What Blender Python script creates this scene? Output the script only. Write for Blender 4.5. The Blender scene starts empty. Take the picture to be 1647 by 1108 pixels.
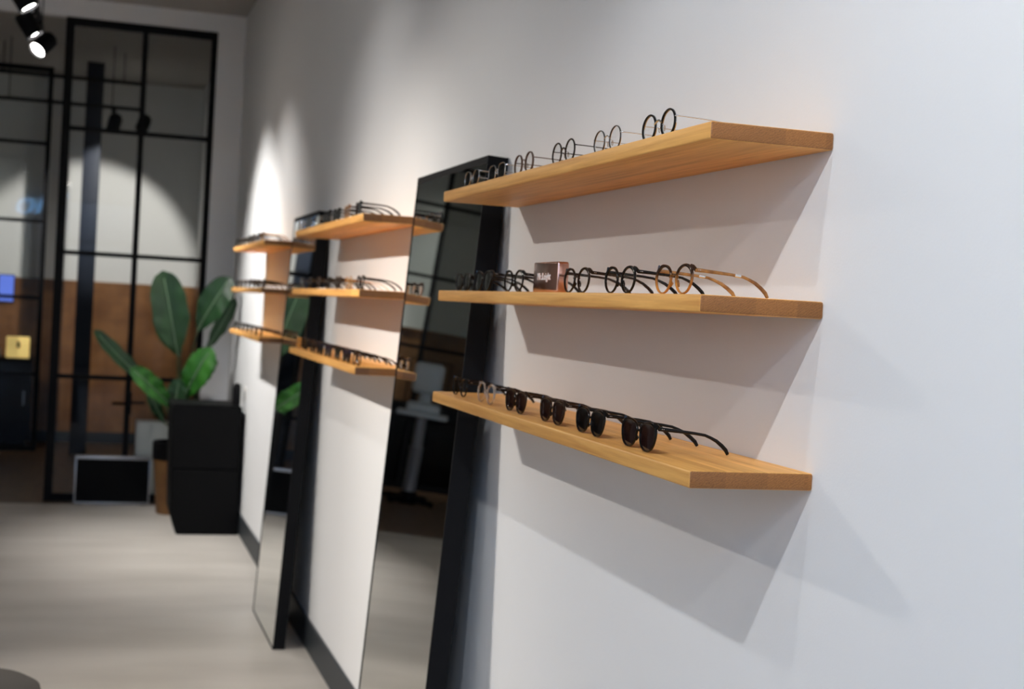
import bpy, bmesh, math, random
from mathutils import Vector, Matrix
random.seed(7)
S = bpy.context.scene
COL = S.collection
PI = math.pi
ZF = 1.4985                      # the lowest shelf's top stands this high above the floor

# ---------------------------------------------------------------- camera, world, exposure
def cam_axes(yaw, pitch, roll):
    f = Vector((math.sin(yaw)*math.cos(pitch), math.cos(yaw)*math.cos(pitch), math.sin(pitch)))
    r = Vector((math.cos(yaw), -math.sin(yaw), 0)); u = r.cross(f)
    c, s = math.cos(roll), math.sin(roll)
    return c*r + s*u, -s*r + c*u, f
R_, U_, F_ = cam_axes(0.28955, -0.02462, 0.0571)
cd = bpy.data.cameras.new('camera'); cam = bpy.data.objects.new('camera', cd); COL.objects.link(cam)
m = Matrix.Identity(4)
for i in range(3):
    m[i][0], m[i][1], m[i][2] = R_[i], U_[i], -F_[i]
m[0][3], m[1][3], m[2][3] = -1.1125, 0.0, 0.23302 + ZF
cam.matrix_world = m
cd.sensor_width = 36; cd.sensor_fit = 'HORIZONTAL'; cd.lens = 2287.07*36/1647
cd.clip_start = 0.05; cd.clip_end = 60
cd.dof.use_dof = True; cd.dof.focus_distance = 2.45; cd.dof.aperture_fstop = 5.0
S.camera = cam
S.view_settings.view_transform = 'Standard'; S.view_settings.look = 'None'
S.view_settings.gamma = 1.0; S.view_settings.exposure = 0.0
S.view_settings.use_curve_mapping = False

W = bpy.data.worlds.new('evening_sky'); S.world = W; W.use_nodes = True
_t = W.node_tree; _tc = _t.nodes.new('ShaderNodeTexCoord'); _sp = _t.nodes.new('ShaderNodeSeparateXYZ'); _rp = _t.nodes.new('ShaderNodeValToRGB')
_t.links.new(_tc.outputs['Generated'], _sp.inputs[0]); _t.links.new(_sp.outputs['Z'], _rp.inputs['Fac'])
_rp.color_ramp.elements[0].position = 0.0; _rp.color_ramp.elements[0].color = (.05, .055, .065, 1)   # dark street below the horizon
_rp.color_ramp.elements[1].position = 0.06; _rp.color_ramp.elements[1].color = (.50, .66, 1.0, 1)
_t.links.new(_rp.outputs['Color'], _t.nodes['Background'].inputs['Color'])
W.node_tree.nodes['Background'].inputs['Strength'].default_value = 2.8
WIN = (-4.3, -0.35, 0.30, 3.2)   # shop window opening in the front wall (x0,x1,z0,z1)
FRONT_Y = -1.9
pl = bpy.data.lights.new('window_daylight', 'AREA'); pl.shape = 'RECTANGLE'
pl.size = WIN[1]-WIN[0]; pl.size_y = WIN[3]-WIN[2]; pl.cycles.is_portal = True
po = bpy.data.objects.new('window_daylight', pl); COL.objects.link(po)
po.location = ((WIN[0]+WIN[1])/2, FRONT_Y-0.22, (WIN[2]+WIN[3])/2); po.rotation_euler = (PI/2, 0, 0)

# lamp table: x, y, z(abs), aim (x,y,z abs), watts, full cone degrees, blend
LZ = 3.375
TRACK_X, TRACK_X2 = -1.55, -2.95
COOL, NEUT, WARM = (.93, .965, 1.0), (1.0, .975, .94), (1.0, .935, .85)
LAMPS_A = [
    (-1.0, (0.0, 1.1, 1.25), 65, 54, .5, COOL),
    (0.70, (0.0, 1.85, 0.95), 118, 84, .4, COOL),
    (1.84, (0.0, 2.1, 1.10), 22, 78, .5, COOL),
    (5.80, (0.0, 5.80, 1.20), 40, 90, .8, NEUT),
    (9.05, (0.0, 8.85, 1.05), 160, 86, 1.0, NEUT),
    (10.02, (0.0, 9.95, 1.10), 330, 82, .85, NEUT),
    (10.67, (-3.0, 9.3, 1.6), 6, 80, .3, NEUT),
]
LAMPS_B = [
    (5.82, (0.0, 4.0, 0.50), 240, 68, .85, WARM),
    (6.10, (0.0, 5.4, 0.35), 330, 68, .85, WARM),
    (0.5, (-5.2, 0.3, 2.1), 350, 100, .6, NEUT),  # added lamp, bounces fill light off the unseen left wall
    (8.3, (-0.45, 7.7, 0.0), 45, 60, .95, NEUT),  # added lamp, lifts the floor and its bounce onto the ceiling
]

# ---------------------------------------------------------------- materials
def mat(name):
    M = bpy.data.materials.new(name); M.use_nodes = True
    return M, M.node_tree, M.node_tree.nodes['Principled BSDF']
def plain(name, c, rough=.5, metal=0.0, spec=None, bump=0, bscale=60):
    M, t, b = mat(name)
    b.inputs['Base Color'].default_value = (*c, 1); b.inputs['Roughness'].default_value = rough
    b.inputs['Metallic'].default_value = metal
    if spec is not None: b.inputs['Specular IOR Level'].default_value = spec
    if bump:
        n = t.nodes.new('ShaderNodeTexNoise'); n.inputs['Scale'].default_value = bscale
        bm = t.nodes.new('ShaderNodeBump'); bm.inputs['Strength'].default_value = bump; bm.inputs['Distance'].default_value = .01
        tc = t.nodes.new('ShaderNodeTexCoord')
        t.links.new(tc.outputs['Object'], n.inputs['Vector'])
        t.links.new(n.outputs['Fac'], bm.inputs['Height']); t.links.new(bm.outputs['Normal'], b.inputs['Normal'])
    return M
def noisy(name, c1, c2, scale=(1, 1, 1), nscale=4, detail=6, rough=.5, lo=.35, hi=.65, bump=0, metal=0):
    M, t, b = mat(name)
    tc = t.nodes.new('ShaderNodeTexCoord'); mp = t.nodes.new('ShaderNodeMapping'); mp.inputs['Scale'].default_value = scale
    n = t.nodes.new('ShaderNodeTexNoise'); n.inputs['Scale'].default_value = nscale; n.inputs['Detail'].default_value = detail
    r = t.nodes.new('ShaderNodeValToRGB')
    r.color_ramp.elements[0].color = (*c1, 1); r.color_ramp.elements[1].color = (*c2, 1)
    r.color_ramp.elements[0].position = lo; r.color_ramp.elements[1].position = hi
    t.links.new(tc.outputs['Object'], mp.inputs['Vector']); t.links.new(mp.outputs['Vector'], n.inputs['Vector'])
    t.links.new(n.outputs['Fac'], r.inputs['Fac']); t.links.new(r.outputs['Color'], b.inputs['Base Color'])
    b.inputs['Roughness'].default_value = rough; b.inputs['Metallic'].default_value = metal
    if bump:
        bm = t.nodes.new('ShaderNodeBump'); bm.inputs['Strength'].default_value = bump; bm.inputs['Distance'].default_value = .01
        t.links.new(n.outputs['Fac'], bm.inputs['Height']); t.links.new(bm.outputs['Normal'], b.inputs['Normal'])
    return M
def emit(name, c, strength):
    M, t, b = mat(name)
    b.inputs['Base Color'].default_value = (*c, 1)
    b.inputs['Emission Color'].default_value = (*c, 1); b.inputs['Emission Strength'].default_value = strength
    return M
def clear_glass(name, tint=(1, 1, 1), ior=1.5, gain=1.0, rough=0.0):
    """thin pane: see-through with a Fresnel reflection"""
    M, t, b = mat(name); t.nodes.remove(b)
    out = t.nodes['Material Output']
    tr = t.nodes.new('ShaderNodeBsdfTransparent'); tr.inputs['Color'].default_value = (*tint, 1)
    gl = t.nodes.new('ShaderNodeBsdfGlossy'); gl.inputs['Roughness'].default_value = rough
    fr = t.nodes.new('ShaderNodeFresnel'); fr.inputs['IOR'].default_value = ior
    mu = t.nodes.new('ShaderNodeMath'); mu.operation = 'MULTIPLY'; mu.inputs[1].default_value = gain
    mx = t.nodes.new('ShaderNodeMixShader')
    t.links.new(fr.outputs[0], mu.inputs[0]); t.links.new(mu.outputs[0], mx.inputs[0])
    t.links.new(tr.outputs[0], mx.inputs[1]); t.links.new(gl.outputs[0], mx.inputs[2])
    t.links.new(mx.outputs[0], out.inputs['Surface'])
    return M
def oak():
    M, t, b = mat('oiled_oak'); L = t.links.new
    tc = t.nodes.new('ShaderNodeTexCoord'); ge = t.nodes.new('ShaderNodeNewGeometry')
    oi = t.nodes.new('ShaderNodeObjectInfo')
    add = t.nodes.new('ShaderNodeVectorMath'); add.operation = 'ADD'
    sc = t.nodes.new('ShaderNodeVectorMath'); sc.operation = 'SCALE'; sc.inputs['Scale'].default_value = 7.0
    cx = t.nodes.new('ShaderNodeCombineXYZ')
    for k in range(3): L(oi.outputs['Random'], cx.inputs[k])
    L(cx.outputs[0], sc.inputs[0]); L(tc.outputs['Object'], add.inputs[0]); L(sc.outputs[0], add.inputs[1])
    # long grain along y
    m1 = t.nodes.new('ShaderNodeMapping'); m1.inputs['Scale'].default_value = (55, 1.8, 55)
    n1 = t.nodes.new('ShaderNodeTexNoise'); n1.inputs['Scale'].default_value = 1.6; n1.inputs['Detail'].default_value = 9; n1.inputs['Roughness'].default_value = .62; n1.inputs['Distortion'].default_value = .35
    r1 = t.nodes.new('ShaderNodeValToRGB')
    e = r1.color_ramp.elements; e[0].position = .3; e[0].color = (.54, .245, .058, 1); e[1].position = .68; e[1].color = (.80, .43, .122, 1)
    L(add.outputs[0], m1.inputs[0]); L(m1.outputs[0], n1.inputs['Vector']); L(n1.outputs['Fac'], r1.inputs['Fac'])
    # growth rings and pores on the end grain
    m2 = t.nodes.new('ShaderNodeMapping'); m2.inputs['Rotation'].default_value = (0, .55, 0); m2.inputs['Scale'].default_value = (1, .2, 1)
    w2 = t.nodes.new('ShaderNodeTexWave'); w2.wave_type = 'RINGS'; w2.inputs['Scale'].default_value = 95; w2.inputs['Distortion'].default_value = 16; w2.inputs['Detail'].default_value = 8; w2.inputs['Detail Scale'].default_value = 1.2; w2.inputs['Detail Roughness'].default_value = .75
    r2 = t.nodes.new('ShaderNodeValToRGB')
    e = r2.color_ramp.elements; e[0].position = .0; e[0].color = (.205, .075, .016, 1); e[1].position = 1.0; e[1].color = (.31, .120, .028, 1)
    L(add.outputs[0], m2.inputs[0]); L(m2.outputs[0], w2.inputs['Vector']); L(w2.outputs['Fac'], r2.inputs['Fac'])
    sp = t.nodes.new('ShaderNodeSeparateXYZ'); L(tc.outputs['Normal'], sp.inputs[0])
    ab = t.nodes.new('ShaderNodeMath'); ab.operation = 'ABSOLUTE'; L(sp.outputs['Y'], ab.inputs[0])
    gt = t.nodes.new('ShaderNodeMath'); gt.operation = 'GREATER_THAN'; gt.inputs[1].default_value = .7; L(ab.outputs[0], gt.inputs[0])
    mx = t.nodes.new('ShaderNodeMix'); mx.data_type = 'RGBA'
    L(gt.outputs[0], mx.inputs['Factor']); L(r1.outputs['Color'], mx.inputs['A']); L(r2.outputs['Color'], mx.inputs['B'])
    # staves: slow tone changes across the depth
    m3 = t.nodes.new('ShaderNodeMapping'); m3.inputs['Scale'].default_value = (14, 0.35, 0)
    n3 = t.nodes.new('ShaderNodeTexWhiteNoise'); n3.noise_dimensions = '3D'
    fl = t.nodes.new('ShaderNodeVectorMath'); fl.operation = 'FLOOR'
    L(add.outputs[0], m3.inputs[0]); L(m3.outputs[0], fl.inputs[0]); L(fl.outputs[0], n3.inputs['Vector'])
    hs = t.nodes.new('ShaderNodeHueSaturation')
    mr = t.nodes.new('ShaderNodeMapRange'); mr.inputs['To Min'].default_value = .88; mr.inputs['To Max'].default_value = 1.52
    L(n3.outputs['Value'], mr.inputs['Value']); L(mr.outputs[0], hs.inputs['Value'])
    L(mx.outputs['Result'], hs.inputs['Color']); L(hs.outputs['Color'], b.inputs['Base Color'])
    b.inputs['Roughness'].default_value = .48
    bm = t.nodes.new('ShaderNodeBump'); bm.inputs['Strength'].default_value = .12; bm.inputs['Distance'].default_value = .002
    L(n1.outputs['Fac'], bm.inputs['Height']); L(bm.outputs['Normal'], b.inputs['Normal'])
    return M
def tortoise():
    M, t, b = mat('tortoise_acetate'); L = t.links.new
    tc = t.nodes.new('ShaderNodeTexCoord')
    sp = t.nodes.new('ShaderNodeSeparateXYZ'); L(tc.outputs['Object'], sp.inputs[0])
    n = t.nodes.new('ShaderNodeTexNoise'); n.inputs['Scale'].default_value = 60; L(tc.outputs['Object'], n.inputs['Vector'])
    a = t.nodes.new('ShaderNodeMath'); a.operation = 'MULTIPLY_ADD'; a.inputs[1].default_value = .022; L(n.outputs['Fac'], a.inputs[0]); L(sp.outputs['Z'], a.inputs[2])
    mr = t.nodes.new('ShaderNodeMapRange'); mr.inputs['From Min'].default_value = .022; mr.inputs['From Max'].default_value = .048; L(a.outputs[0], mr.inputs['Value'])
    # the acetate sheet itself fades from dark brown brow to honey
    r = t.nodes.new('ShaderNodeValToRGB'); e = r.color_ramp.elements
    e[0].color = (.55, .21, .04, 1); e[1].color = (.030, .012, .006, 1)
    L(mr.outputs[0], r.inputs['Fac']); L(r.outputs['Color'], b.inputs['Base Color'])
    b.inputs['Roughness'].default_value = .12
    return M
M_WALL = plain('white_wall_paint', (.80, .80, .805), .75, bump=.03, bscale=220)
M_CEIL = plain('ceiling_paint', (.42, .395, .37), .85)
M_FLOOR = noisy('polished_screed', (.45, .42, .38), (.58, .545, .50), (.5, 1.6, 1), 1.7, 8, .42, .3, .7)
M_FLOOR2 = noisy('brown_wood_floor', (.075, .041, .02), (.135, .076, .037), (12, 1, 1), 2, 6, .4)
M_BASE = plain('anthracite_skirting', (.022, .028, .034), .5)
M_DARKWALL = plain('warm_grey_wall_paint', (.66, .65, .635), .8)
M_BACKWALL = plain('grey_white_wall_paint', (.72, .71, .69), .8)
M_OAK = oak()
M_BLACK = plain('matt_black_steel', (.004, .004, .005), .6, spec=.15)
M_BLACKBOX = plain('black_laminate', (.0035, .0035, .004), .65, spec=.12, bump=.05, bscale=300)
M_MIRROR, _t, _b = mat('mirror_silver'); _b.inputs['Base Color'].default_value = (.86, .88, .865, 1); _b.inputs['Metallic'].default_value = 1; _b.inputs['Roughness'].default_value = .015
M_PANE = clear_glass('window_glass', (.95, .965, .96), 1.5, .22)
M_LENS = clear_glass('clear_lens', (.99, .995, .995), 1.5, .45)
M_SUN = plain('dark_sun_lens', (.004, .0035, .0035), .1, spec=.12)
M_SUNBROWN = plain('brown_sun_lens', (.014, .0055, .005), .07, spec=.3)
M_ACBLACK = plain('black_acetate', (.004, .0035, .0035), .2, spec=.28)
M_ACBROWN = noisy('dark_brown_acetate', (.006, .003, .002), (.028, .011, .005), (1, 1, 1), 70, 4, .2)
M_ACBROWN.node_tree.nodes['Principled BSDF'].inputs['Specular IOR Level'].default_value = .3
M_TORT = tortoise()
M_HONEY = plain('honey_acetate', (.52, .24, .055), .15)
M_AMBER = noisy('amber_brown_acetate', (.20, .078, .02), (.42, .19, .048), (1, 1, 1), 60, 4, .15)
M_CRYSTAL = plain('crystal_acetate', (.80, .72, .66), .12); M_CRYSTAL.node_tree.nodes['Principled BSDF'].inputs['Transmission Weight'].default_value = .9
M_SILVER = plain('silver_wire', (.75, .74, .72), .2, 1)
M_GOLD = plain('gold_wire', (.80, .55, .25), .22, 1)
M_GUN = plain('gunmetal_wire', (.05, .045, .042), .3, .6)
M_BRONZE = plain('bronze_wire', (.16, .105, .08), .3, .7)
M_PAD = clear_glass('clear_nose_pad', (.92, .86, .8), 1.5, 2.0)
M_ROSE = plain('rose_gold_metal', (.80, .46, .36), .16, 1)
M_WHITEINK = plain('white_lettering', (.92, .88, .84), .4)
M_RIVET = plain('steel_rivet', (.8, .8, .8), .2, 1)
M_TILE = noisy('brown_glazed_tile', (.18, .072, .022), (.31, .140, .048), (1, 1, 1), 3, 5, .35)
M_GROUT = plain('brown_grout', (.13, .065, .032), .8)
M_NAVY = plain('navy_column_paint', (.010, .013, .022), .6, spec=.2)
M_LAMP = emit('lamp_light', (1.0, .96, .90), 60)
M_LEAF = noisy('glossy_leaf', (.006, .032, .010), (.014, .060, .015), (6, 6, 1), 3, 3, .45)
M_LEAFB = noisy('young_leaf', (.010, .085, .006), (.026, .15, .009), (6, 6, 1), 3, 3, .45)
M_VEIN = plain('leaf_midrib', (.16, .26, .15), .4)
M_STEM = noisy('leaf_stalk', (.035, .06, .018), (.09, .085, .03), (1, 1, 1), 8, 3, .45)
M_POT = noisy('terracotta_brown_pot', (.22, .095, .028), (.34, .16, .05), (1, 1, 1), 5, 4, .55)
M_SOIL = noisy('potting_soil', (.012, .008, .006), (.03, .02, .014), (1, 1, 1), 40, 5, .9)
M_GREYPLA = plain('grey_white_plastic', (.62, .68, .70), .35)
M_GREYMET = plain('grey_column_metal', (.30, .30, .31), .4, .3)
M_ALU = plain('brushed_aluminium_edge', (.42, .42, .43), .35, .8)
M_WHITEBOX = plain('white_board', (.78, .76, .72), .6)
M_YELLOW = emit('yellow_light_box', (.85, .60, .20), .55)
M_BLUE = emit('blue_reflection_glow', (.12, .20, .75), .55)  # glow standing in for a blue reflection in the glass
M_NEON = emit('blue_neon', (.22, .55, 1.0), 20)
M_POUF = plain('taupe_upholstery', (.045, .04, .036), .85, bump=.2, bscale=400)
M_CARD = plain('white_card', (.85, .84, .82), .6)
M_SOCKET = plain('grey_socket_plastic', (.30, .30, .31), .4)
M_GREYCARD = plain('grey_device_plastic', (.22, .22, .24), .5)

# ---------------------------------------------------------------- geometry helpers
class MB:
    def __init__(s): s.v = []; s.f = []; s.m = []; s.mats = []
    def mi(s, M):
        if M not in s.mats: s.mats.append(M)
        return s.mats.index(M)
    def add(s, vs, fs, M):
        o = len(s.v); k = s.mi(M)
        s.v += [tuple(v) for v in vs]
        for f in fs: s.f.append(tuple(i+o for i in f)); s.m.append(k)
    def box(s, a, b, M, bev=0.0):
        x0, y0, z0 = [min(a[i], b[i]) for i in range(3)]; x1, y1, z1 = [max(a[i], b[i]) for i in range(3)]
        if bev <= 0:
            vs = [(x0,y0,z0),(x1,y0,z0),(x1,y1,z0),(x0,y1,z0),(x0,y0,z1),(x1,y0,z1),(x1,y1,z1),(x0,y1,z1)]
            s.add(vs, [(0,3,2,1),(4,5,6,7),(0,1,5,4),(1,2,6,5),(2,3,7,6),(3,0,4,7)], M); return
        bm = bmesh.new(); bmesh.ops.create_cube(bm, size=1)
        for v in bm.verts:
            v.co = Vector(((x0+x1)/2+v.co.x*(x1-x0), (y0+y1)/2+v.co.y*(y1-y0), (z0+z1)/2+v.co.z*(z1-z0)))
        bmesh.ops.bevel(bm, geom=bm.edges[:], offset=bev, segments=3, profile=.5, affect='EDGES', clamp_overlap=True)
        s.bm(bm, M)
    def bm(s, bm, M):
        bm.verts.index_update()
        s.add([v.co.copy() for v in bm.verts], [[v.index for v in f.verts] for f in bm.faces], M); bm.free()
    def sweep(s, path, rad, M, n=8, closed=False, caps=True, up=None, power=2.0):
        """path points; rad: number or list of (half_width, half_height); section is a superellipse"""
        P = [Vector(p) for p in path]; N = len(P); rings = []
        prev = None
        for i in range(N):
            if closed: t = P[(i+1) % N]-P[i-1]
            else: t = P[min(i+1, N-1)]-P[max(i-1, 0)]
            t.normalize()
            ref = Vector(up) if up else (prev if prev else (Vector((0,0,1)) if abs(t.z) < .9 else Vector((1,0,0))))
            b = t.cross(ref); 
            if b.length < 1e-6: b = t.cross(Vector((1, .3, .1)))
            b.normalize(); nn = b.cross(t).normalized(); prev = nn
            r = rad[i] if isinstance(rad, (list, tuple)) and isinstance(rad[0], (list, tuple)) else (rad if isinstance(rad, (list, tuple)) else (rad, rad))
            ring = []
            for k in range(n):
                a = 2*PI*(k+.5)/n; c, q = math.cos(a), math.sin(a)
                c = math.copysign(abs(c)**(2/power), c); q = math.copysign(abs(q)**(2/power), q)
                ring.append(P[i]+b*(c*r[0])+nn*(q*r[1]))
            rings.append(ring)
        vs = [v for r in rings for v in r]; fs = []
        for i in range(N if closed else N-1):
            j = (i+1) % N
            for k in range(n):
                l = (k+1) % n; fs.append((i*n+k, i*n+l, j*n+l, j*n+k))
        if not closed and caps:
            fs.append(tuple(range(n-1, -1, -1))); fs.append(tuple((N-1)*n+k for k in range(n)))
        s.add(vs, fs, M)
    def tube(s, a, b, r, M, n=12, r2=None):
        s.sweep([a, b], [(r, r), (r2 if r2 is not None else r,)*2], M, n)
    def lathe(s, prof, M, c=(0, 0, 0), n=32, cap=True):
        vs = []; fs = []
        for r, z in prof:
            for k in range(n):
                a = 2*PI*k/n; vs.append((c[0]+r*math.cos(a), c[1]+r*math.sin(a), c[2]+z))
        for i in range(len(prof)-1):
            for k in range(n):
                l = (k+1) % n; fs.append((i*n+k, i*n+l, (i+1)*n+l, (i+1)*n+k))
        if cap:
            fs.append(tuple(range(n-1, -1, -1))); fs.append(tuple((len(prof)-1)*n+k for k in range(n)))
        s.add(vs, fs, M)
    def ball(s, c, r, M, n=12):
        bm = bmesh.new(); bmesh.ops.create_uvsphere(bm, u_segments=n, v_segments=max(6, n//2), radius=1)
        rr = r if isinstance(r, (tuple, list)) else (r, r, r)
        for v in bm.verts: v.co = Vector((c[0]+v.co.x*rr[0], c[1]+v.co.y*rr[1], c[2]+v.co.z*rr[2]))
        s.bm(bm, M)
    def prism(s, poly, y0, y1, M):
        """poly in (x,z), extruded along y"""
        n = len(poly); vs = [(x, y0, z) for x, z in poly]+[(x, y1, z) for x, z in poly]
        fs = [tuple(range(n)), tuple(range(2*n-1, n-1, -1))]+[(i, i+n, (i+1) % n+n, (i+1) % n) for i in range(n)]
        s.add(vs, fs, M)
    def build(s, name, parent=None, smooth=True, angle=40):
        me = bpy.data.meshes.new(name); me.from_pydata(s.v, [], s.f)
        for M in s.mats: me.materials.append(M)
        for p, k in zip(me.polygons, s.m): p.material_index = k
        bm = bmesh.new(); bm.from_mesh(me); bmesh.ops.recalc_face_normals(bm, faces=bm.faces[:])
        if smooth:
            for f in bm.faces: f.smooth = True
            for e in bm.edges:
                if len(e.link_faces) == 2 and e.calc_face_angle(0) > math.radians(angle): e.smooth = False
        bm.to_mesh(me); bm.free()
        o = bpy.data.objects.new(name, me); COL.objects.link(o)
        if parent: o.parent = parent
        return o
def tag(o, label, cat, group=None, kind=None):
    o['label'] = label; o['category'] = cat
    if group: o['group'] = group
    if kind: o['kind'] = kind
    return o
def empty(name, loc=(0, 0, 0), rz=0.0):
    o = bpy.data.objects.new(name, None); COL.objects.link(o); o.location = loc; o.rotation_euler = (0, 0, rz)
    o.empty_display_size = .05
    return o
def thing(name, label, cat, loc=(0, 0, 0), rz=0.0, group=None): return tag(empty(name, loc, rz), label, cat, group)
def struct(name, mb, smooth=False):
    o = mb.build(name, None, smooth); o['kind'] = 'structure'; return o
def part(name, M, parent, fn, smooth=True):
    b = MB(); fn(b); return b.build(name, parent, smooth)
def boxpart(name, a, b, M, parent, bev=0):
    q = MB(); q.box(a, b, M, bev); return q.build(name, parent, bev > 0)

# ---------------------------------------------------------------- room shell
PY = 11.84          # glazed partition
BY = 16.30          # far wall of the back room
LX = -5.2
CEIL = 3.985
b = MB(); b.box((0, FRONT_Y-.2, -.1), (.2, BY+.2, CEIL+.1), M_WALL); struct('wall_right', b)
b = MB(); b.box((LX-.2, FRONT_Y-.2, -.1), (LX, BY+.2, CEIL+.1), M_DARKWALL); struct('wall_left', b)
b = MB(); b.box((LX, BY, -.1), (0, BY+.2, CEIL+.1), M_BACKWALL); struct('wall_back', b)
b = MB()
b.box((-.219, PY-.02, 0), (0, PY+.1, CEIL), M_WALL)
b.box((LX, PY-.02, 3.84), (-.219, PY+.1, CEIL), M_WALL)
struct('wall_partition', b)
b = MB(); y0, y1 = FRONT_Y-.2, FRONT_Y
b.box((LX, y0, 0), (WIN[0], y1, CEIL), M_WALL); b.box((WIN[1], y0, 0), (0, y1, CEIL), M_WALL)
b.box((WIN[0], y0, 0), (WIN[1], y1, WIN[2]), M_WALL); b.box((WIN[0], y0, WIN[3]), (WIN[1], y1, CEIL), M_WALL)
struct('wall_front', b)
b = MB(); b.box((LX, FRONT_Y, -.1), (0, 11.70, 0), M_FLOOR); struct('floor', b)
b = MB(); b.box((LX, 11.70, -.1), (0, BY, 0), M_FLOOR2); struct('floor_back', b)
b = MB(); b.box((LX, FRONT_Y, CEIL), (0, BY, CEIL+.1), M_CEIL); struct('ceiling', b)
b = MB(); b.box((-.012, FRONT_Y, 0), (0, PY-.02, .148), M_BASE, .002); struct('baseboard_right', b)
b = MB(); b.box((-.219, PY-.032, 0), (-.012, PY-.02, .148), M_BASE); struct('baseboard_partition', b)
b = MB(); b.box((LX, BY-.015, 0), (0, BY, .12), M_BASE); struct('baseboard_back', b)
# tiled dado of the back room: rows of small glazed tiles in one mesh each wall
b = MB()
DADO = 1.775; tw, th = .102, .102
nx, nz = int((-LX)/tw), int((DADO-.12)/th)
for i in range(nx+1):
    for k in range(nz+1):
        xa = -i*tw; xb = max(LX, xa-tw+.003); za = .12+k*th; zb = min(DADO, za+th-.003)
        if zb-za > .01 and xa-xb > .01: b.box((xa, BY-.016-random.random()*.003, za), (xb, BY-.001, zb), M_TILE)
b.box((LX+.001, BY-.008, .12), (-.001, BY-.0005, DADO-.001), M_GROUT); struct('trim_1', b)
b = MB()
for i in range(int((BY-PY-.15)/tw)):
    for k in range(nz+1):
        ya = PY+.12+i*tw; za = .12+k*th; zb = min(DADO, za+th-.003)
        if zb-za > .01: b.box((-.016-random.random()*.003, ya, za), (-.001, ya+tw-.003, zb), M_TILE)
b.box((-.008, PY+.12, .12), (-.0005, BY-.02, DADO-.001), M_GROUT); struct('trim_2', b)
# shop window behind the viewer: frame and panes
b = MB(); fw = .06
for x in (WIN[0], (WIN[0]+WIN[1])/2-fw/2, WIN[1]-fw): b.box((x, FRONT_Y-.14, WIN[2]), (x+fw, FRONT_Y-.06, WIN[3]), M_BLACK)
for z in (WIN[2], 2.45, WIN[3]-fw): b.box((WIN[0]+.001, FRONT_Y-.139, z), (WIN[1]-.001, FRONT_Y-.061, z+fw), M_BLACK)
wf = struct('window_1', b)
b = MB(); b.box((WIN[0]+.01, FRONT_Y-.104, WIN[2]+.01), (WIN[1]-.01, FRONT_Y-.096, WIN[3]-.01), M_PANE); b.build('window_pane', wf, False)

# ---------------------------------------------------------------- lighting tracks and spotlights
def track(name, label, a, c, rods):
    t = thing(name, label, 'lighting track', (0, 0, 0), 0, 'ceiling lighting tracks')
    q = MB(); ax = 0 if abs(a[0]-c[0]) > abs(a[1]-c[1]) else 1
    d = [.018, .018, .016]; d[ax] = 0
    q.box((a[0]-d[0], a[1]-d[1], a[2]-.016), (c[0]+d[0], c[1]+d[1], c[2]+.016), M_BLACK, .002); q.build('rail', t)
    for r in rods:
        q = MB(); q.tube((r[0], r[1], a[2]+.01), (r[0], r[1], CEIL+.001), .005, M_BLACK, 8); q.build('suspension_rod', t)
    return t
TZ = LZ+.21
track('lighting_track', 'long black lighting track hanging over the shop parallel to the shelves', (TRACK_X, -2.3, TZ), (TRACK_X, 11.3, TZ), [(TRACK_X, y, 0) for y in (-2, 1, 4, 7, 10, 11.2)])
track('lighting_track', 'black lighting track along the middle of the shop farther from the shelf wall', (TRACK_X2, -2.3, TZ), (TRACK_X2, 11.3, TZ), [(TRACK_X2, y, 0) for y in (-2, 1, 4, 7, 10, 11.2)])
track('lighting_track', 'lower black track with two spotlights behind the tall glazed partition', (-4.6, 14.0, 3.417), (-.70, 14.0, 3.417), [(-1.0, 14.0, 0), (-1.92, 14.0, 0), (-3.4, 14.0, 0)])
track('lighting_track', 'upper black track without lamps behind the tall glazed partition', (-4.6, 14.3, 3.70), (-.69, 14.3, 3.70), [(-.9, 14.3, 0), (-2.0, 14.3, 0), (-3.6, 14.3, 0)])
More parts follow.
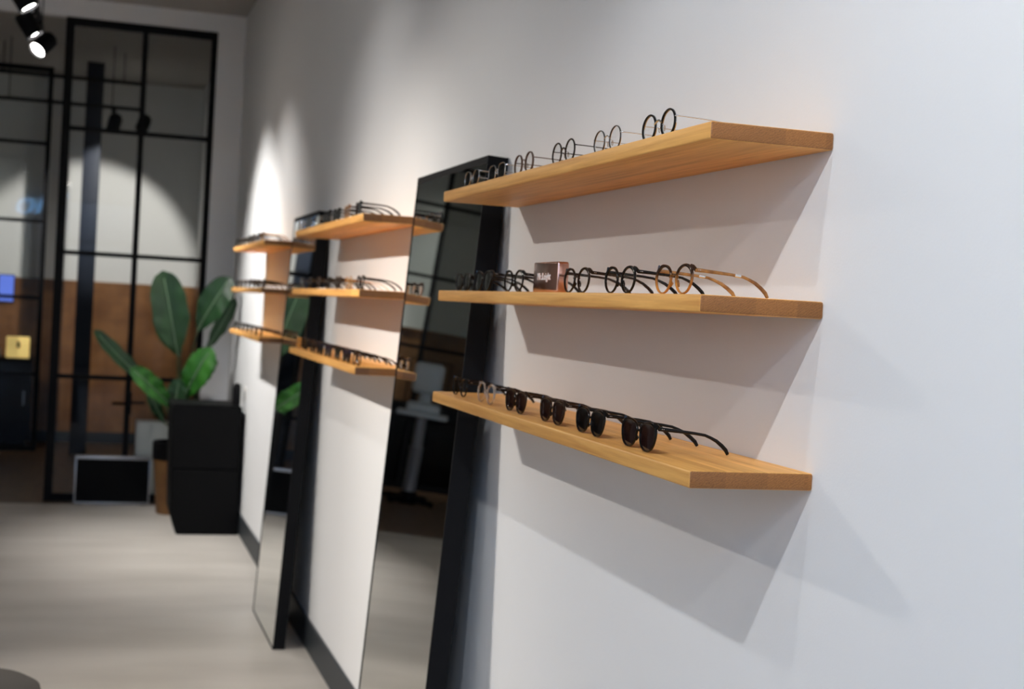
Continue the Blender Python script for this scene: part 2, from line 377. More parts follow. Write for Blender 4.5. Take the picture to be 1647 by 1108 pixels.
def spotlight(label, pos, aim, watts, cone, blend, group, color=(1, .965, .915), L=.15, r=.062, stem=None, power_on=True):
    pos = Vector(pos); d = (Vector(aim)-pos).normalized()
    t = thing('track_spotlight', label, 'spotlight', pos, 0, group)
    q = Vector((0, 0, 1)).rotation_difference(d).to_matrix()
    def X(p): return q @ Vector(p)
    # can: outer shell with a recessed mouth; local +z points where the lamp shines
    c = MB(); prof = [(.0, -L), (r*.82, -L), (r*.95, -L+.012), (r, -L+.05), (r, .012), (r*.9, .014), (r*.86, .0), (r*.84, -.012)]
    vs = []; fs = []; n = 28
    for (rr, z) in prof:
        for k in range(n):
            a = 2*PI*k/n; vs.append(X((rr*math.cos(a), rr*math.sin(a), z)))
    for i in range(len(prof)-1):
        for k in range(n):
            l = (k+1) % n; fs.append((i*n+k, i*n+l, (i+1)*n+l, (i+1)*n+k))
    c.add(vs, fs, M_BLACK); c.build('can', t)
    if power_on:
        e = MB(); e.add([X((r*.855*math.cos(2*PI*k/n), r*.855*math.sin(2*PI*k/n), -.004)) for k in range(n)], [tuple(range(n))], M_LAMP); e.build('lamp_face', t, False)
        ld = bpy.data.lights.new('spot_beam', 'SPOT'); ld.energy = watts; ld.color = color; ld.spot_size = math.radians(cone); ld.spot_blend = blend; ld.shadow_soft_size = .022
        lo = bpy.data.objects.new('spot_beam', ld); COL.objects.link(lo); lo.parent = t
        lo.location = d*.02; lo.rotation_euler = Vector((0, 0, -1)).rotation_difference(d).to_euler()
    # stem with a swivel up to the rail
    s = MB(); p0 = -d*(L*.55); top = (stem if stem is not None else TZ-.0175)-pos.z
    hx = Vector((-d.x*L*.55, -d.y*L*.55, 0))
    s.sweep([p0+Vector((0, 0, .0)), Vector((hx.x, hx.y, top*.5)), Vector((0, 0, top*.75)), Vector((0, 0, top-.014))], .010, M_BLACK, 10)
    s.box((-.022, -.05, top-.03), (.022, .05, top), M_BLACK, .003); s.build('bracket', t)
    return t
nmA = ['spotlight on the long track behind the viewer, farthest from the partition', 'second spotlight on the long track, lighting the near shelves', 'third spotlight on the long track, just before the near shelves',
       'black spotlight on the long track in front of the middle shelf set', 'black spotlight at the top left, nearest of the three lit ones, facing the shelf wall',
       'black spotlight at the top left, middle one of the three, facing the shelf wall', 'black spotlight at the top left, lowest in the picture, turned away from the shelf wall']
for (yy, aim, w, cone, bl, cl), nm in zip(LAMPS_A, nmA):
    spotlight(nm, (TRACK_X, yy, LZ), aim, w, cone, bl, 'spotlights on the ceiling tracks', cl)
nmB = ['spotlight on the middle track throwing its beam across to the nearest shelves', 'spotlight on the middle track throwing its beam across to the middle shelves', 'added fill spotlight on the middle track bouncing light off the left wall', 'added spotlight on the middle track brightening the floor near the farther mirror']
for (yy, aim, w, cone, bl, cl), nm in zip(LAMPS_B, nmB):
    spotlight(nm, (TRACK_X2, yy, LZ), aim, w, cone, bl, 'spotlights on the ceiling tracks', cl)
spotlight('dark spotlight behind the glazed partition hanging left of the thin upright bar', (-.985, 14.0, 3.22), (-1.5, 16.2, 1.2), 0, 60, .2, 'spotlights on the ceiling tracks', stem=3.40, power_on=False)
spotlight('added fill spotlight on the lower track farther left, lighting the back wall', (-3.9, 14.0, 3.25), (-3.5, 16.2, 1.5), 95, 92, .6, 'spotlights on the ceiling tracks', stem=3.40)  # added out of view to brighten the back room wall
spotlight('spotlight with a small lit mouth at the right end of the track behind glass', (-.72, 14.0, 3.25), (-1.18, 16.3, 1.90), 190, 56, .35, 'spotlights on the ceiling tracks', stem=3.40)

# ---------------------------------------------------------------- oak shelves
D, T = .21276, .0278
ZS = [ZF, ZF+.27309, ZF+.54]
GY = [(2.0195, 3.7457), (4.9298, 6.656), (7.902, 9.628)]
gname = ['nearest', 'middle', 'farthest']; sname = ['lowest', 'middle', 'topmost']
for gi, (ya, yb) in enumerate(GY):
    for si, z in enumerate(ZS):
        q = MB(); q.box((-D, ya, z-T), (-.0005, yb, z), M_OAK, .0035)
        o = q.build('oak_shelf', None, True)
        tag(o, '%s of the three oak wall shelves in the %s set' % (sname[si], gname[gi]), 'shelf', 'oak wall shelves')
        # own origin per shelf so the grain differs
        c = Vector((-D/2, (ya+yb)/2, z)); o.data.transform(Matrix.Translation(-c)); o.location = c

# ---------------------------------------------------------------- leaning mirrors
def mirror(label, y0, y1, xb, xt, ztop, dep):
    """xb/xt: distance of the mirror face from the wall at floor and at the top"""
    ang = math.atan2(xb-xt, ztop)
    t = thing('leaning_mirror', label, 'mirror', (-xb, y0, 0.0), 0, 'black framed leaning mirrors')
    t.rotation_euler = (0, ang, 0)
    h = ztop/math.cos(ang); w = y1-y0; lift = math.sin(ang)*0.0
    q = MB(); r = .007
    # deep black box frame, the glass set flush with a thin rim
    q.box((0, 0, 0), (dep, r, h), M_BLACK); q.box((0, w-r, 0), (dep, w, h), M_BLACK)
    q.box((0.0002, r, 0), (dep, w-r, r), M_BLACK); q.box((0.0002, r, h-r*3), (dep, w-r, h), M_BLACK)
    q.box((.012, r, r), (dep-.002, w-r, h-r*3), M_BLACK)
    q.build('frame', t, False)
    q = MB(); q.box((.002, r, r), (.0115, w-r, h-r*3), M_MIRROR); q.build('mirror_glass', t, False)
    return t
mirror('tall black framed mirror leaning between the nearest and middle shelf sets', 3.867, 4.765, .196, .061, .662+ZF, .060)
mirror('tall black framed mirror leaning between the middle and farthest shelf sets', 6.949, 7.835, .176, .061, .662+ZF, .060)

# ---------------------------------------------------------------- eyewear
def contour(kind, n=40):
    out = []
    for i in range(n):
        t = 2*PI*i/n; c, s = math.cos(t), math.sin(t)
        if kind == 'round': y, z = .0232*c, .0232*s
        elif kind == 'panto': y, z = .0240*c*(1+.07*s), .0224*s
        elif kind == 'browline':
            e = 2/2.35; y = .0262*math.copysign(abs(c)**e, c)*(1+.12*s); z = (.0200 if s > 0 else .0262)*math.copysign(abs(s)**e, s)+.0025
        elif kind == 'square':
            e = 2/2.9; y = .0248*math.copysign(abs(c)**e, c)*(1+.05*s); z = .0205*math.copysign(abs(s)**e, s)
        else: y, z = .0235*c, .0225*s
        out.append((y, z))
    return out
SP = .034          # half of the lens spacing
YS = 1.37          # width over the face, these are wide frames
def build_eyewear(style):
    """returns an Empty at the resting place: front faces -x, temples run to +x; parts as children"""
    st = dict(style)
    root = empty('eyeglasses' if not st['sun'] else 'sunglasses')
    kind, metal = st['kind'], st['metal']
    fm, tm, lm = st['frame'], st['temple'], st['lens']
    cont = contour(kind); n = len(cont)
    thick = st.get('thick', .0007 if metal else .0026); dep = st.get('depth', .0009 if metal else .0021)
    zmin = min(z for y, z in cont)-thick*1.0
    hz = {'round': .0085, 'panto': .0158, 'browline': .0182}.get(kind, .0135)          # hinge height
    wy = max(y for y, z in cont)
    hw = SP+wy+(.0028 if not metal else .0032)       # hinge half width
    Lt, Ls = .142, .092
    drop = .029 if metal else .032
    tipz = hz-drop
    # tilt so that the rims and the temple tips both touch the shelf
    tilt = math.atan2((tipz-.0025)-zmin, Lt-.0)
    ct, sn = math.cos(tilt), math.sin(tilt)
    def P(x, y, z):      # local design space -> resting space
        z2 = z-zmin; return (x*ct+z2*sn, y*YS, -x*sn+z2*ct)
    fb = MB()
    for sgn in (1, -1):
        if metal:
            path = [P(0, sgn*(SP+y), z) for y, z in cont]
            fb.sweep(path, (thick, dep), fm, 8, closed=True, up=None)
            if st.get('back'):
                path = [P(dep*1.5, sgn*(SP+y), z) for y, z in cont]
                fb.sweep(path, (thick*.9, dep*.8), st['back'], 6, closed=True)
        else:
            # shaped acetate ring: thicker toward the brow and the outer corner
            vs = []; fs = []; m_ = 8
            for i, (y, z) in enumerate(cont):
                nx_, nz_ = y/.023, z/.022; ln = math.hypot(nx_, nz_); nx_ /= ln; nz_ /= ln
                w = thick*(.82+.62*max(0, nz_)+1.0*max(0, nx_)*max(0, nz_+.25))
                prof = [(-.25*w, -dep*.6), (.1*w, -dep), (.75*w, -dep), (w, -dep*.5), (w, dep*.5), (.75*w, dep), (.1*w, dep), (-.25*w, dep*.6)]
                for a, x in prof: vs.append(P(x, sgn*(SP+y+nx_*a), z+nz_*a))
            for i in range(n):
                j = (i+1) % n
                for k in range(m_):
                    l = (k+1) % m_; fs.append((i*m_+k, i*m_+l, j*m_+l, j*m_+k))
            fb.add(vs, fs, fm)
            # end piece carrying the hinge
            e0, e1 = P(-.0004, sgn*(SP+wy*.80), hz+.0045), P(.003, sgn*(hw+.0012), hz+.001)
            fb.sweep([e0, ((e0[0]+e1[0])/2, (e0[1]+e1[1])/2, (e0[2]+e1[2])/2+.0012), e1], [(dep*.95, .0052), (dep*.95, .0046), (dep*.9, .0036)], fm, 10, up=(1, 0, 0) if False else None, power=3)
    inner = SP-max(abs(y) for y, z in cont)
    if metal:
        pts = [P(-.0006, y, z) for y, z in ((-inner-.0012, .0035), (-inner*.75, .0068), (-inner*.35, .0088), (0, .0094), (inner*.35, .0088), (inner*.75, .0068), (inner+.0012, .0035))]
        fb.sweep(pts, .0008 if thick < .001 else thick, st.get('back') or fm, 8)
        for sgn in (1, -1):
            fb.sweep([P(0, sgn*(SP+wy-.0004), hz), P(.0005, sgn*(hw-.0008), hz+.0002), P(.004, sgn*(hw), hz)], (.0009, .0013), st.get('back') or fm, 8)
    else:
        pts = [P(-.0002, y, z) for y, z in ((-inner-.0022, .0045), (-inner*.6, .0072), (0, .0082), (inner*.6, .0072), (inner+.0022, .0045))]
        fb.sweep(pts, [(.0024, dep), (.0022, dep), (.0021, dep), (.0022, dep), (.0024, dep)], fm, 8, power=2.6)
        for sgn in (1, -1):      # moulded nose bridges
            fb.sweep([P(.001, sgn*(SP-wy*.86), -.001), P(.0042, sgn*(SP-wy*.97), -.006), P(.0035, sgn*(SP-wy*.84), -.0115)], [(.0012, .0016), (.0016, .0022), (.0010, .0014)], fm, 8)
    fb.build('frame_front', root)
    # lenses, slightly domed
    for sgn in (1, -1):
        q = MB(); vs = [P(-.0012, sgn*SP, 0)]; fs = []
        for s_, xo in ((.55, -.0008), (1.0, .0)):
            for y, z in cont: vs.append(P(xo, sgn*(SP+y*s_), z*s_))
        for i in range(n):
            j = (i+1) % n; fs.append((0, 1+i, 1+j)); fs.append((1+i, 1+n+i, 1+n+j, 1+j))
        if st['sun']:
            o = len(vs); vs += [(v[0]+.0014, v[1], v[2]) for v in vs[:]]
            fs += [tuple(i+o for i in reversed(f)) for f in fs[:]]
        q.add(vs, fs, lm); q.build('lens', root)
    # temples
    for sgn in (1, -1):
        yo = hw; yi = hw*.80
        xs = [0.003, .02, .045, .07, Ls, Ls+.012, Ls+.024, Ls+.036, Ls+.045, Lt]
        zs = [hz, hz, hz-.0005, hz-.001, hz-.0025, hz-.006, hz-.0105, hz-.0178, hz-.0248, tipz]
        path = [P(x, sgn*(yo+(yi-yo)*(x/Lt)**1.5), z) for x, z in zip(xs, zs)]
        q = MB()
        if metal:
            k0 = 5 if st.get('tip') else len(xs)
            q.sweep(path[:max(k0+1, 2)] if st.get('tip') else path, [(.0008, .0011)]*(len(path[:k0+1]) if st.get('tip') else len(path)), st.get('back') or tm, 8)
            o = q.build('temple', root)
            if st.get('tip'):
                q = MB(); q.sweep(path[4:], [(.0012, .0016), (.0016, .0021), (.0018, .0025), (.0019, .0028), (.0019, .0029), (.0014, .0022)], st['tip'], 8); q.build('temple_tip', o)
        else:
            hh = [.0034, .0031, .0028, .0025, .0024, .0026, .0030, .0034, .0035, .0026]
            if st.get('sun'): hh = [h*1.08 for h in hh]
            q.sweep(path, [(.0019, h) for h in hh], tm, 10, power=3, up=(0, 1, 0) if False else None)
            o = q.build('temple', root)
            if st.get('band'):
                q = MB(); q.sweep([path[3].lerp(path[4], .25) if isinstance(path[3], Vector) else Vector(path[3]).lerp(Vector(path[4]), .25), Vector(path[3]).lerp(Vector(path[4]), .75)], (.0022, .0029), M_RIVET, 10, power=3); q.build('metal_band', o)
            if st.get('rivets', True):
                q = MB()
                for dx in (.0045, .0075):
                    c = P(dx+.004, sgn*(yo+.0018), hz+.0002); q.ball(c, (.0009, .0006*YS, .0009), M_RIVET, 8)
                q.build('hinge_rivets', o)
    if metal and st.get('pads', True):
        for sgn in (1, -1):
            q = MB(); q.sweep([P(0, sgn*(SP-wy*.93), .001), P(.006, sgn*(SP-wy*.90), -.001), P(.0075, sgn*(SP-wy*1.03), -.0045)], .0005, st.get('back') or fm, 6)
            o = q.build('pad_arm', root)
            q = MB(); q.ball(P(.0072, sgn*(SP-wy*1.08), -.005), (.0021, .0016, .0052), M_PAD, 10); q.build('nose_pad', o)
    return root
STY = {
 'black_round_metal': dict(kind='round', metal=True, sun=False, frame=M_ACBLACK, back=M_SILVER, temple=M_SILVER, lens=M_LENS, thick=.0019, depth=.0017),
 'silver_round_tort': dict(kind='round', metal=True, sun=False, frame=M_GUN, back=M_SILVER, temple=M_SILVER, lens=M_LENS, tip=M_AMBER, thick=.0011, depth=.0011),
 'brown_round_metal': dict(kind='round', metal=True, sun=False, frame=M_ACBROWN, temple=M_GUN, lens=M_LENS, thick=.0019, depth=.0018),
 'bronze_round': dict(kind='round', metal=True, sun=False, frame=M_BRONZE, temple=M_SILVER, back=M_BRONZE, lens=M_LENS, thick=.0015, depth=.0015),
 'silver_square_sun': dict(kind='square', metal=True, sun=True, frame=M_SILVER, temple=M_SILVER, lens=M_SUN, thick=.0008),
 'silver_round_sun': dict(kind='panto', metal=True, sun=True, frame=M_SILVER, temple=M_SILVER, lens=M_SUN, thick=.0007),
 'tort_panto': dict(kind='panto', metal=False, sun=False, frame=M_TORT, temple=M_AMBER, lens=M_LENS, band=True),
 'black_panto': dict(kind='panto', metal=False, sun=False, frame=M_ACBLACK, temple=M_ACBLACK, lens=M_LENS),
 'brown_panto': dict(kind='panto', metal=False, sun=False, frame=M_ACBROWN, temple=M_ACBROWN, lens=M_LENS),
 'clear_panto': dict(kind='panto', metal=False, sun=False, frame=M_CRYSTAL, temple=M_ACBLACK, lens=M_LENS),
 'black_thin': dict(kind='panto', metal=False, sun=False, frame=M_ACBLACK, temple=M_ACBLACK, lens=M_LENS, thick=.0016),
 'black_sun': dict(kind='browline', metal=False, sun=True, frame=M_ACBLACK, temple=M_ACBLACK, lens=M_SUN, thick=.0023),
 'brown_sun': dict(kind='browline', metal=False, sun=True, frame=M_ACBROWN, temple=M_ACBROWN, lens=M_SUNBROWN, thick=.0023),
 'red_sun': dict(kind='browline', metal=False, sun=True, frame=M_ACBLACK, temple=M_ACBLACK, lens=M_SUNBROWN, thick=.0023),
 'square_sun': dict(kind='square', metal=False, sun=True, frame=M_ACBLACK, temple=M_ACBLACK, lens=M_SUN, thick=.0030),
 'tort_square_sun': dict(kind='square', metal=False, sun=True, frame=M_AMBER, temple=M_ACBROWN, lens=M_SUNBROWN, thick=.0030),
 'gold_round': dict(kind='round', metal=True, sun=False, frame=M_GOLD, temple=M_GOLD, lens=M_LENS, thick=.0014, depth=.0016),
 'honey_panto': dict(kind='panto', metal=False, sun=False, frame=M_HONEY, temple=M_ACBROWN, lens=M_LENS),
 'olive_square': dict(kind='square', metal=False, sun=False, frame=M_AMBER, temple=M_HONEY, lens=M_LENS),
}
PROTO = {}
def copy_tree(o, parent=None):
    c = o.copy(); COL.objects.link(c); c.parent = parent
    for ch in list(o.children): copy_tree(ch, c)
    return c
def eyewear(style, x, y, z, rz, label, group):
    if style not in PROTO:
        PROTO[style] = build_eyewear(STY[style]); o = PROTO[style]
    else: o = copy_tree(PROTO[style])
    o.location = (x, y, z+.0002); o.rotation_euler = (0, 0, rz)
    tag(o, label, 'sunglasses' if STY[style]['sun'] else 'eyeglasses', group)
    return o
FX = -.180
near = [
 # topmost shelf
 (2, 'black_round_metal', 2.306, 'black round wire eyeglasses nearest the viewer on the topmost near shelf'),
 (2, 'silver_round_tort', 2.562, 'thin silver round eyeglasses with brown ear tips on the topmost near shelf'),
 (2, 'brown_round_metal', 2.823, 'dark brown round eyeglasses third from the viewer on the topmost near shelf'),
 (2, 'bronze_round', 3.109, 'bronze round eyeglasses beside the silver sunglasses on the topmost near shelf'),
 (2, 'silver_square_sun', 3.331, 'silver rimmed dark sunglasses second from the far end of the topmost near shelf'),
 (2, 'silver_round_sun', 3.570, 'silver rimmed dark sunglasses at the far end of the topmost near shelf'),
 # middle shelf
 (1, 'tort_panto', 2.209, 'tortoiseshell round eyeglasses with amber temples on the middle near shelf'),
 (1, 'black_panto', 2.462, 'black round eyeglasses right behind the tortoiseshell pair on the middle near shelf'),
 (1, 'brown_panto', 2.706, 'dark round eyeglasses in front of the rose gold block on the middle near shelf'),
 (1, 'black_panto', 3.150, 'black round eyeglasses just beyond the rose gold block on the middle near shelf'),
 (1, 'black_sun', 3.420, 'black sunglasses second from the far end of the middle near shelf'),
 (1, 'square_sun', 3.612, 'black sunglasses at the far end of the middle near shelf'),
 # lowest shelf
 (0, 'red_sun', 2.327, 'black sunglasses with reddish lenses nearest the viewer on the lowest near shelf'),
 (0, 'black_sun', 2.580, 'all black sunglasses second from the viewer on the lowest near shelf'),
 (0, 'brown_sun', 2.816, 'dark tortoiseshell sunglasses third from the viewer on the lowest near shelf'),
 (0, 'brown_sun', 3.081, 'dark tortoiseshell sunglasses beside the clear crystal eyeglasses on the lowest near shelf'),
 (0, 'clear_panto', 3.330, 'clear crystal eyeglasses on the lowest near shelf'),
 (0, 'black_thin', 3.586, 'thin black eyeglasses at the far end of the lowest near shelf'),
]
snm = {0: 'lowest', 1: 'middle', 2: 'topmost'}
for si, sty, yy, lab in near:
    eyewear(sty, FX-(.004 if si == 2 else 0), yy, ZS[si], -.03, lab, 'eyewear on the %s near shelf' % snm[si])
ordn = ['nearest', 'second', 'third', 'fourth', 'fifth', 'sixth', 'seventh', 'eighth']
look = {'black_sun': 'black sunglasses', 'square_sun': 'black square sunglasses', 'tort_square_sun': 'brown tortoiseshell sunglasses', 'brown_sun': 'dark brown sunglasses', 'silver_square_sun': 'silver rimmed dark sunglasses',
        'gold_round': 'gold round eyeglasses', 'black_panto': 'black round eyeglasses', 'brown_panto': 'dark brown round eyeglasses', 'honey_panto': 'honey coloured eyeglasses', 'black_thin': 'thin black eyeglasses',
        'olive_square': 'olive brown eyeglasses', 'silver_round_sun': 'silver rimmed round sunglasses', 'clear_panto': 'clear crystal eyeglasses'}
rows = {
 (1, 2): ['square_sun', 'tort_square_sun', 'square_sun', 'black_sun', 'silver_square_sun', 'square_sun', 'silver_square_sun'],
 (1, 1): ['black_panto', 'gold_round', 'brown_panto', 'black_panto', 'brown_panto', 'black_panto', 'square_sun'],
 (1, 0): ['brown_panto', 'brown_sun', 'black_sun', 'brown_sun', 'black_sun', 'brown_panto', 'brown_sun', 'honey_panto'],
 (2, 2): ['olive_square', 'black_panto', 'brown_panto', 'black_panto', 'black_thin', 'brown_panto', 'black_panto'],
 (2, 1): ['black_panto', 'brown_panto', 'black_sun', 'black_sun', 'black_panto', 'brown_panto', 'black_panto'],
 (2, 0): ['black_thin', 'brown_panto', 'black_panto', 'black_panto', 'black_thin', 'black_panto', 'black_panto'],
}
gspan = {1: (5.055, 6.52), 2: (8.03, 9.50)}
for (gi, si), lst in rows.items():
    a, c = gspan[gi]; k = len(lst)
    for i, sty in enumerate(lst):
        yy = a+(c-a)*i/(k-1)+random.uniform(-.012, .012)
        where = 'at the near end' if i == 0 else ('at the far end' if i == k-1 else '%s from the near end' % ordn[i])
        lab = '%s, %s, %s shelf of the %s set' % (look[sty], where, snm[si], gname[gi])
        eyewear(sty, -.207 if si == 2 else FX-.008, yy, ZS[si], -.03+random.uniform(-.04, .04), lab, 'eyewear on the %s shelf of the %s set' % (snm[si], gname[gi]))
q = MB(); q.box((-.17, 5.93, ZS[1]), (-.085, 6.20, ZS[1]+.006), M_CARD, .002)
tag(q.build('card', None), 'small white card lying among the eyewear on the middle shelf of the middle set', 'card')

def text_mesh(fo):
    dg = bpy.context.evaluated_depsgraph_get(); dg.update()
    me = bpy.data.meshes.new_from_object(fo.evaluated_get(dg)); me.name = fo.name
    o = bpy.data.objects.new(fo.name, me); COL.objects.link(o); o.parent = fo.parent
    o.location = fo.location; o.rotation_euler = fo.rotation_euler; o.scale = fo.scale
    nm = fo.name; bpy.data.objects.remove(fo); o.name = nm
    return o
# ---------------------------------------------------------------- rose gold sign block
t = thing('sign_block', 'rose gold metal block with white lettering on the middle near shelf', 'sign block', (-.178, 2.835, ZS[1]))
q = MB(); q.box((0, 0, .0002), (.026, .168, .066), M_ROSE, .004); q.build('block', t)
fc = bpy.data.curves.new('lettering', 'FONT'); fc.body = 'Mr.Leight'; fc.size = .0215; fc.extrude = .0004; fc.space_character = 1.1; fc.align_x = 'CENTER'; fc.align_y = 'CENTER'
fo = bpy.data.objects.new('lettering', fc); COL.objects.link(fo); fo.parent = t
fc.materials.append(M_WHITEINK)
fo.location = (-.0006, .090, .034); fo.rotation_euler = (PI/2, 0, -PI/2); fo.scale = (1.02, 1.0, 1)
fo = text_mesh(fo); fo['label'] = 'white lettering'

# ---------------------------------------------------------------- glazed partitions
def partition(name, label, y, x0, x1, zs, mull, post, mw, th=.05, top=.06, bar=.035, handle=None):
    t = thing(name, label, 'glazed partition', (0, y, 0))
    q = MB(); q.box((x0, 0, 0), (x0+post, th, zs[-1]), M_BLACK); q.build('post', t, False)
    q = MB(); q.box((x1-.047, 0, 0), (x1, th, zs[-1]), M_BLACK); q.build('post', t, False)
    q = MB(); q.box((x0+post, .001, zs[-1]-top), (x1-.047, th-.001, zs[-1]), M_BLACK); q.build('top_rail', t, False)
    q = MB(); q.box((x0+post, .001, 0), (x1-.047, th-.001, .06), M_BLACK); q.build('bottom_rail', t, False)
    for mx in mull:
        q = MB(); q.box((mx-mw/2, .004, .06), (mx+mw/2, th-.004, zs[-1]-top), M_BLACK); q.build('mullion', t, False)
    ed = [x0+post]+[v for mx in mull for v in (mx-mw/2, mx+mw/2)]+[x1-.047]
    for z in zs[:-1]:
        for k in range(0, len(ed), 2):
            q = MB(); q.box((ed[k], .008, z-bar/2), (ed[k+1], th-.008, z+bar/2), M_BLACK); q.build('glazing_bar', t, False)
    lev = [.06]+[v for z in zs[:-1] for v in (z-bar/2, z+bar/2)]+[zs[-1]-top]
    for k in range(0, len(ed), 2):
        for l in range(0, len(lev), 2):
            q = MB(); q.box((ed[k], .021, lev[l]), (ed[k+1], .027, lev[l+1]), M_PANE); q.build('pane', t, False)
    if handle:
        q = MB(); hx, hz = handle
        q.box((hx-.022, -.012, hz-.09), (hx+.022, 0.004, hz+.09), M_BLACK, .003)
        q.sweep([(hx, -.01, hz), (hx, -.05, hz), (hx-.13, -.055, hz)], .012, M_BLACK, 10)
        q.sweep([(hx, .05, hz), (hx, .09, hz), (hx+.13, .095, hz)], .012, M_BLACK, 10)
        q.build('handle', t)
    return t
partition('glazed_partition', 'tall black steel and glass partition with eight panes behind the potted plant', PY, -1.396, -.219, [.9975, 1.984, 2.969, 3.838], [-.785], .066, .045, handle=(-.775, .80))
partition('glazed_partition', 'black steel and glass partition farther back at the left, seen past the tall one', 15.30, -4.75, -1.575, [.79, 1.572, 2.354, 3.146, 3.925], [-2.63, -3.69], .05, .05, top=.05)

# ---------------------------------------------------------------- back room
q = MB(); q.box((-1.250, 15.08, .0), (-1.082, 15.24, CEIL-.001), M_NAVY, .006); o = q.build('column', None); tag(o, 'slim dark navy column behind the glazed partition, left of its thin upright bar', 'column')
t = thing('sideboard', 'long black sideboard behind the far left partition under the yellow box', 'sideboard', (0, 0, 0))
q = MB(); q.box((-4.4, 15.55, .08), (-1.66, 16.05, .93), M_BLACKBOX, .004); q.build('body', t)
q = MB(); q.box((-4.36, 15.6, 0), (-1.7, 16.0, .08), M_BLACK); q.build('plinth', t, False)
for k in range(5):
    xa = -4.39+k*.546; q = MB(); q.box((xa, 15.535, .1), (xa+.536, 15.55, .915), M_BLACKBOX, .003); o = q.build('door', t)
    q = MB(); q.tube((xa+.48, 15.52, .45), (xa+.48, 15.52, .6), .006, M_ALU, 8); q.build('handle', o)
t = thing('light_box', 'small glowing yellow box standing on the black sideboard', 'light box', (-1.80, 15.72, .93))
q = MB(); q.box((-.13, 0, 0), (.10, .08, .22), M_YELLOW, .008); q.build('box', t)
q = MB(); q.ball((-.01, -.001, .155), (.016, .004, .022), M_BLACK, 10); q.box((-.025, -.004, .105), (.008, .001, .14), M_BLACK); q.build('dark_mark', t)
q = MB(); q.box((-2.2, 15.6, .93), (-1.98, 15.75, 1.03), M_GREYCARD, .02); tag(q.build('desk_device', None), 'low grey device on the black sideboard left of the yellow box', 'device')
t = thing('reflection_panel', 'small blue lit screen on the tiled wall imitating a window reflection at the left edge', 'panel', (0, 0, 0))
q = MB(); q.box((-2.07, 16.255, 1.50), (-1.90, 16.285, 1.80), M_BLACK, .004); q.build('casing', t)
q = MB(); q.box((-2.06, 16.253, 1.51), (-1.91, 16.256, 1.79), M_BLUE); q.build('panel', t, False)  # emissive face imitates the window's blue reflection in the left panes
# eye examination instrument on its lifting stand (seen in the nearer mirror)
t = thing('examination_stand', 'grey white eye testing instrument on a lifting column, mirrored in the nearer mirror', 'eye testing instrument', (-2.46, 14.05, 0), .25)
q = MB()
for a in range(4):
    an = a*PI/2+.6; q.sweep([(0, 0, .06), (.30*math.cos(an), .30*math.sin(an), .035)], [(.05, .035), (.035, .025)], M_BLACK, 10)
    q.ball((.30*math.cos(an), .30*math.sin(an), .025), .024, M_BLACK, 10)
q.lathe([(.09, .0), (.10, .02), (.09, .10), (.07, .12)], M_BLACK, n=24); q.build('base', t)
q = MB(); q.lathe([(.068, .10), (.068, .55), (.072, .56), (.072, .575), (.056, .58), (.056, .88)], M_GREYMET, n=28); q.build('column', t)
q = MB(); q.box((-.26, -.19, .88), (.26, .19, .925), M_GREYPLA, .015); q.build('tabletop', t)
q = MB(); q.box((-.17, -.14, .926), (.17, .15, 1.02), M_GREYPLA, .03); q.build('instrument_base', t)
q = MB(); q.sweep([(0, 0, 1.02), (0, .01, 1.13)], [(.085, .07), (.07, .06)], M_GREYPLA, 16); q.build('neck', t)
q = MB(); q.box((-.15, -.13, 1.12), (.15, .16, 1.43), M_GREYPLA, .05); q.build('instrument_head', t)
q = MB(); q.sweep([(.21, .17, .925), (.21, .18, 1.45), (-.21, .18, 1.45), (-.21, .17, .925)], .009, M_BLACK, 8); q.build('head_rest', t)

# ---------------------------------------------------------------- far corner of the shop
t = thing('black_cabinet', 'black two tier cabinet standing against the white wall in the far corner', 'cabinet', (0, 10.29, 0))
q = MB(); q.prism([(-.452, 0), (-.50, .15), (-.522, .915), (-.506, .928), (-.045, .928), (-.03, .915), (-.018, .0)], .012, .50, M_BLACKBOX); q.build('body', t, False)
q = MB(); q.prism([(-.448, .012), (-.486, .15), (-.492, .468), (-.04, .468), (-.024, .012)], 0, .0125, M_BLACKBOX); o = q.build('door', t, False)
q = MB(); q.prism([(-.494, .480), (-.514, .912), (-.048, .912), (-.042, .480)], 0, .0125, M_BLACKBOX); o = q.build('door', t, False)
q = MB(); q.lathe([(.028, .0), (.029, .004), (.029, .13), (.026, .147), (.015, .158), (.0, .161)], M_BLACK, c=(0, 0, 0), n=20)
o = q.build('flask', None); o.location = (-.066, 10.40, .9282); tag(o, 'slim black round topped flask on the black cabinet next to the wall', 'flask')
t = thing('wall_socket', 'small grey socket on the white wall above the black cabinet', 'socket', (0, 10.42, 1.0))
q = MB(); q.box((-.010, -.04, -.06), (0, .04, .06), M_WHITEBOX, .003); q.build('plate', t)
q = MB(); q.box((-.013, -.02, -.04), (-.0095, .02, .035), M_SOCKET, .002); q.build('switch', t)

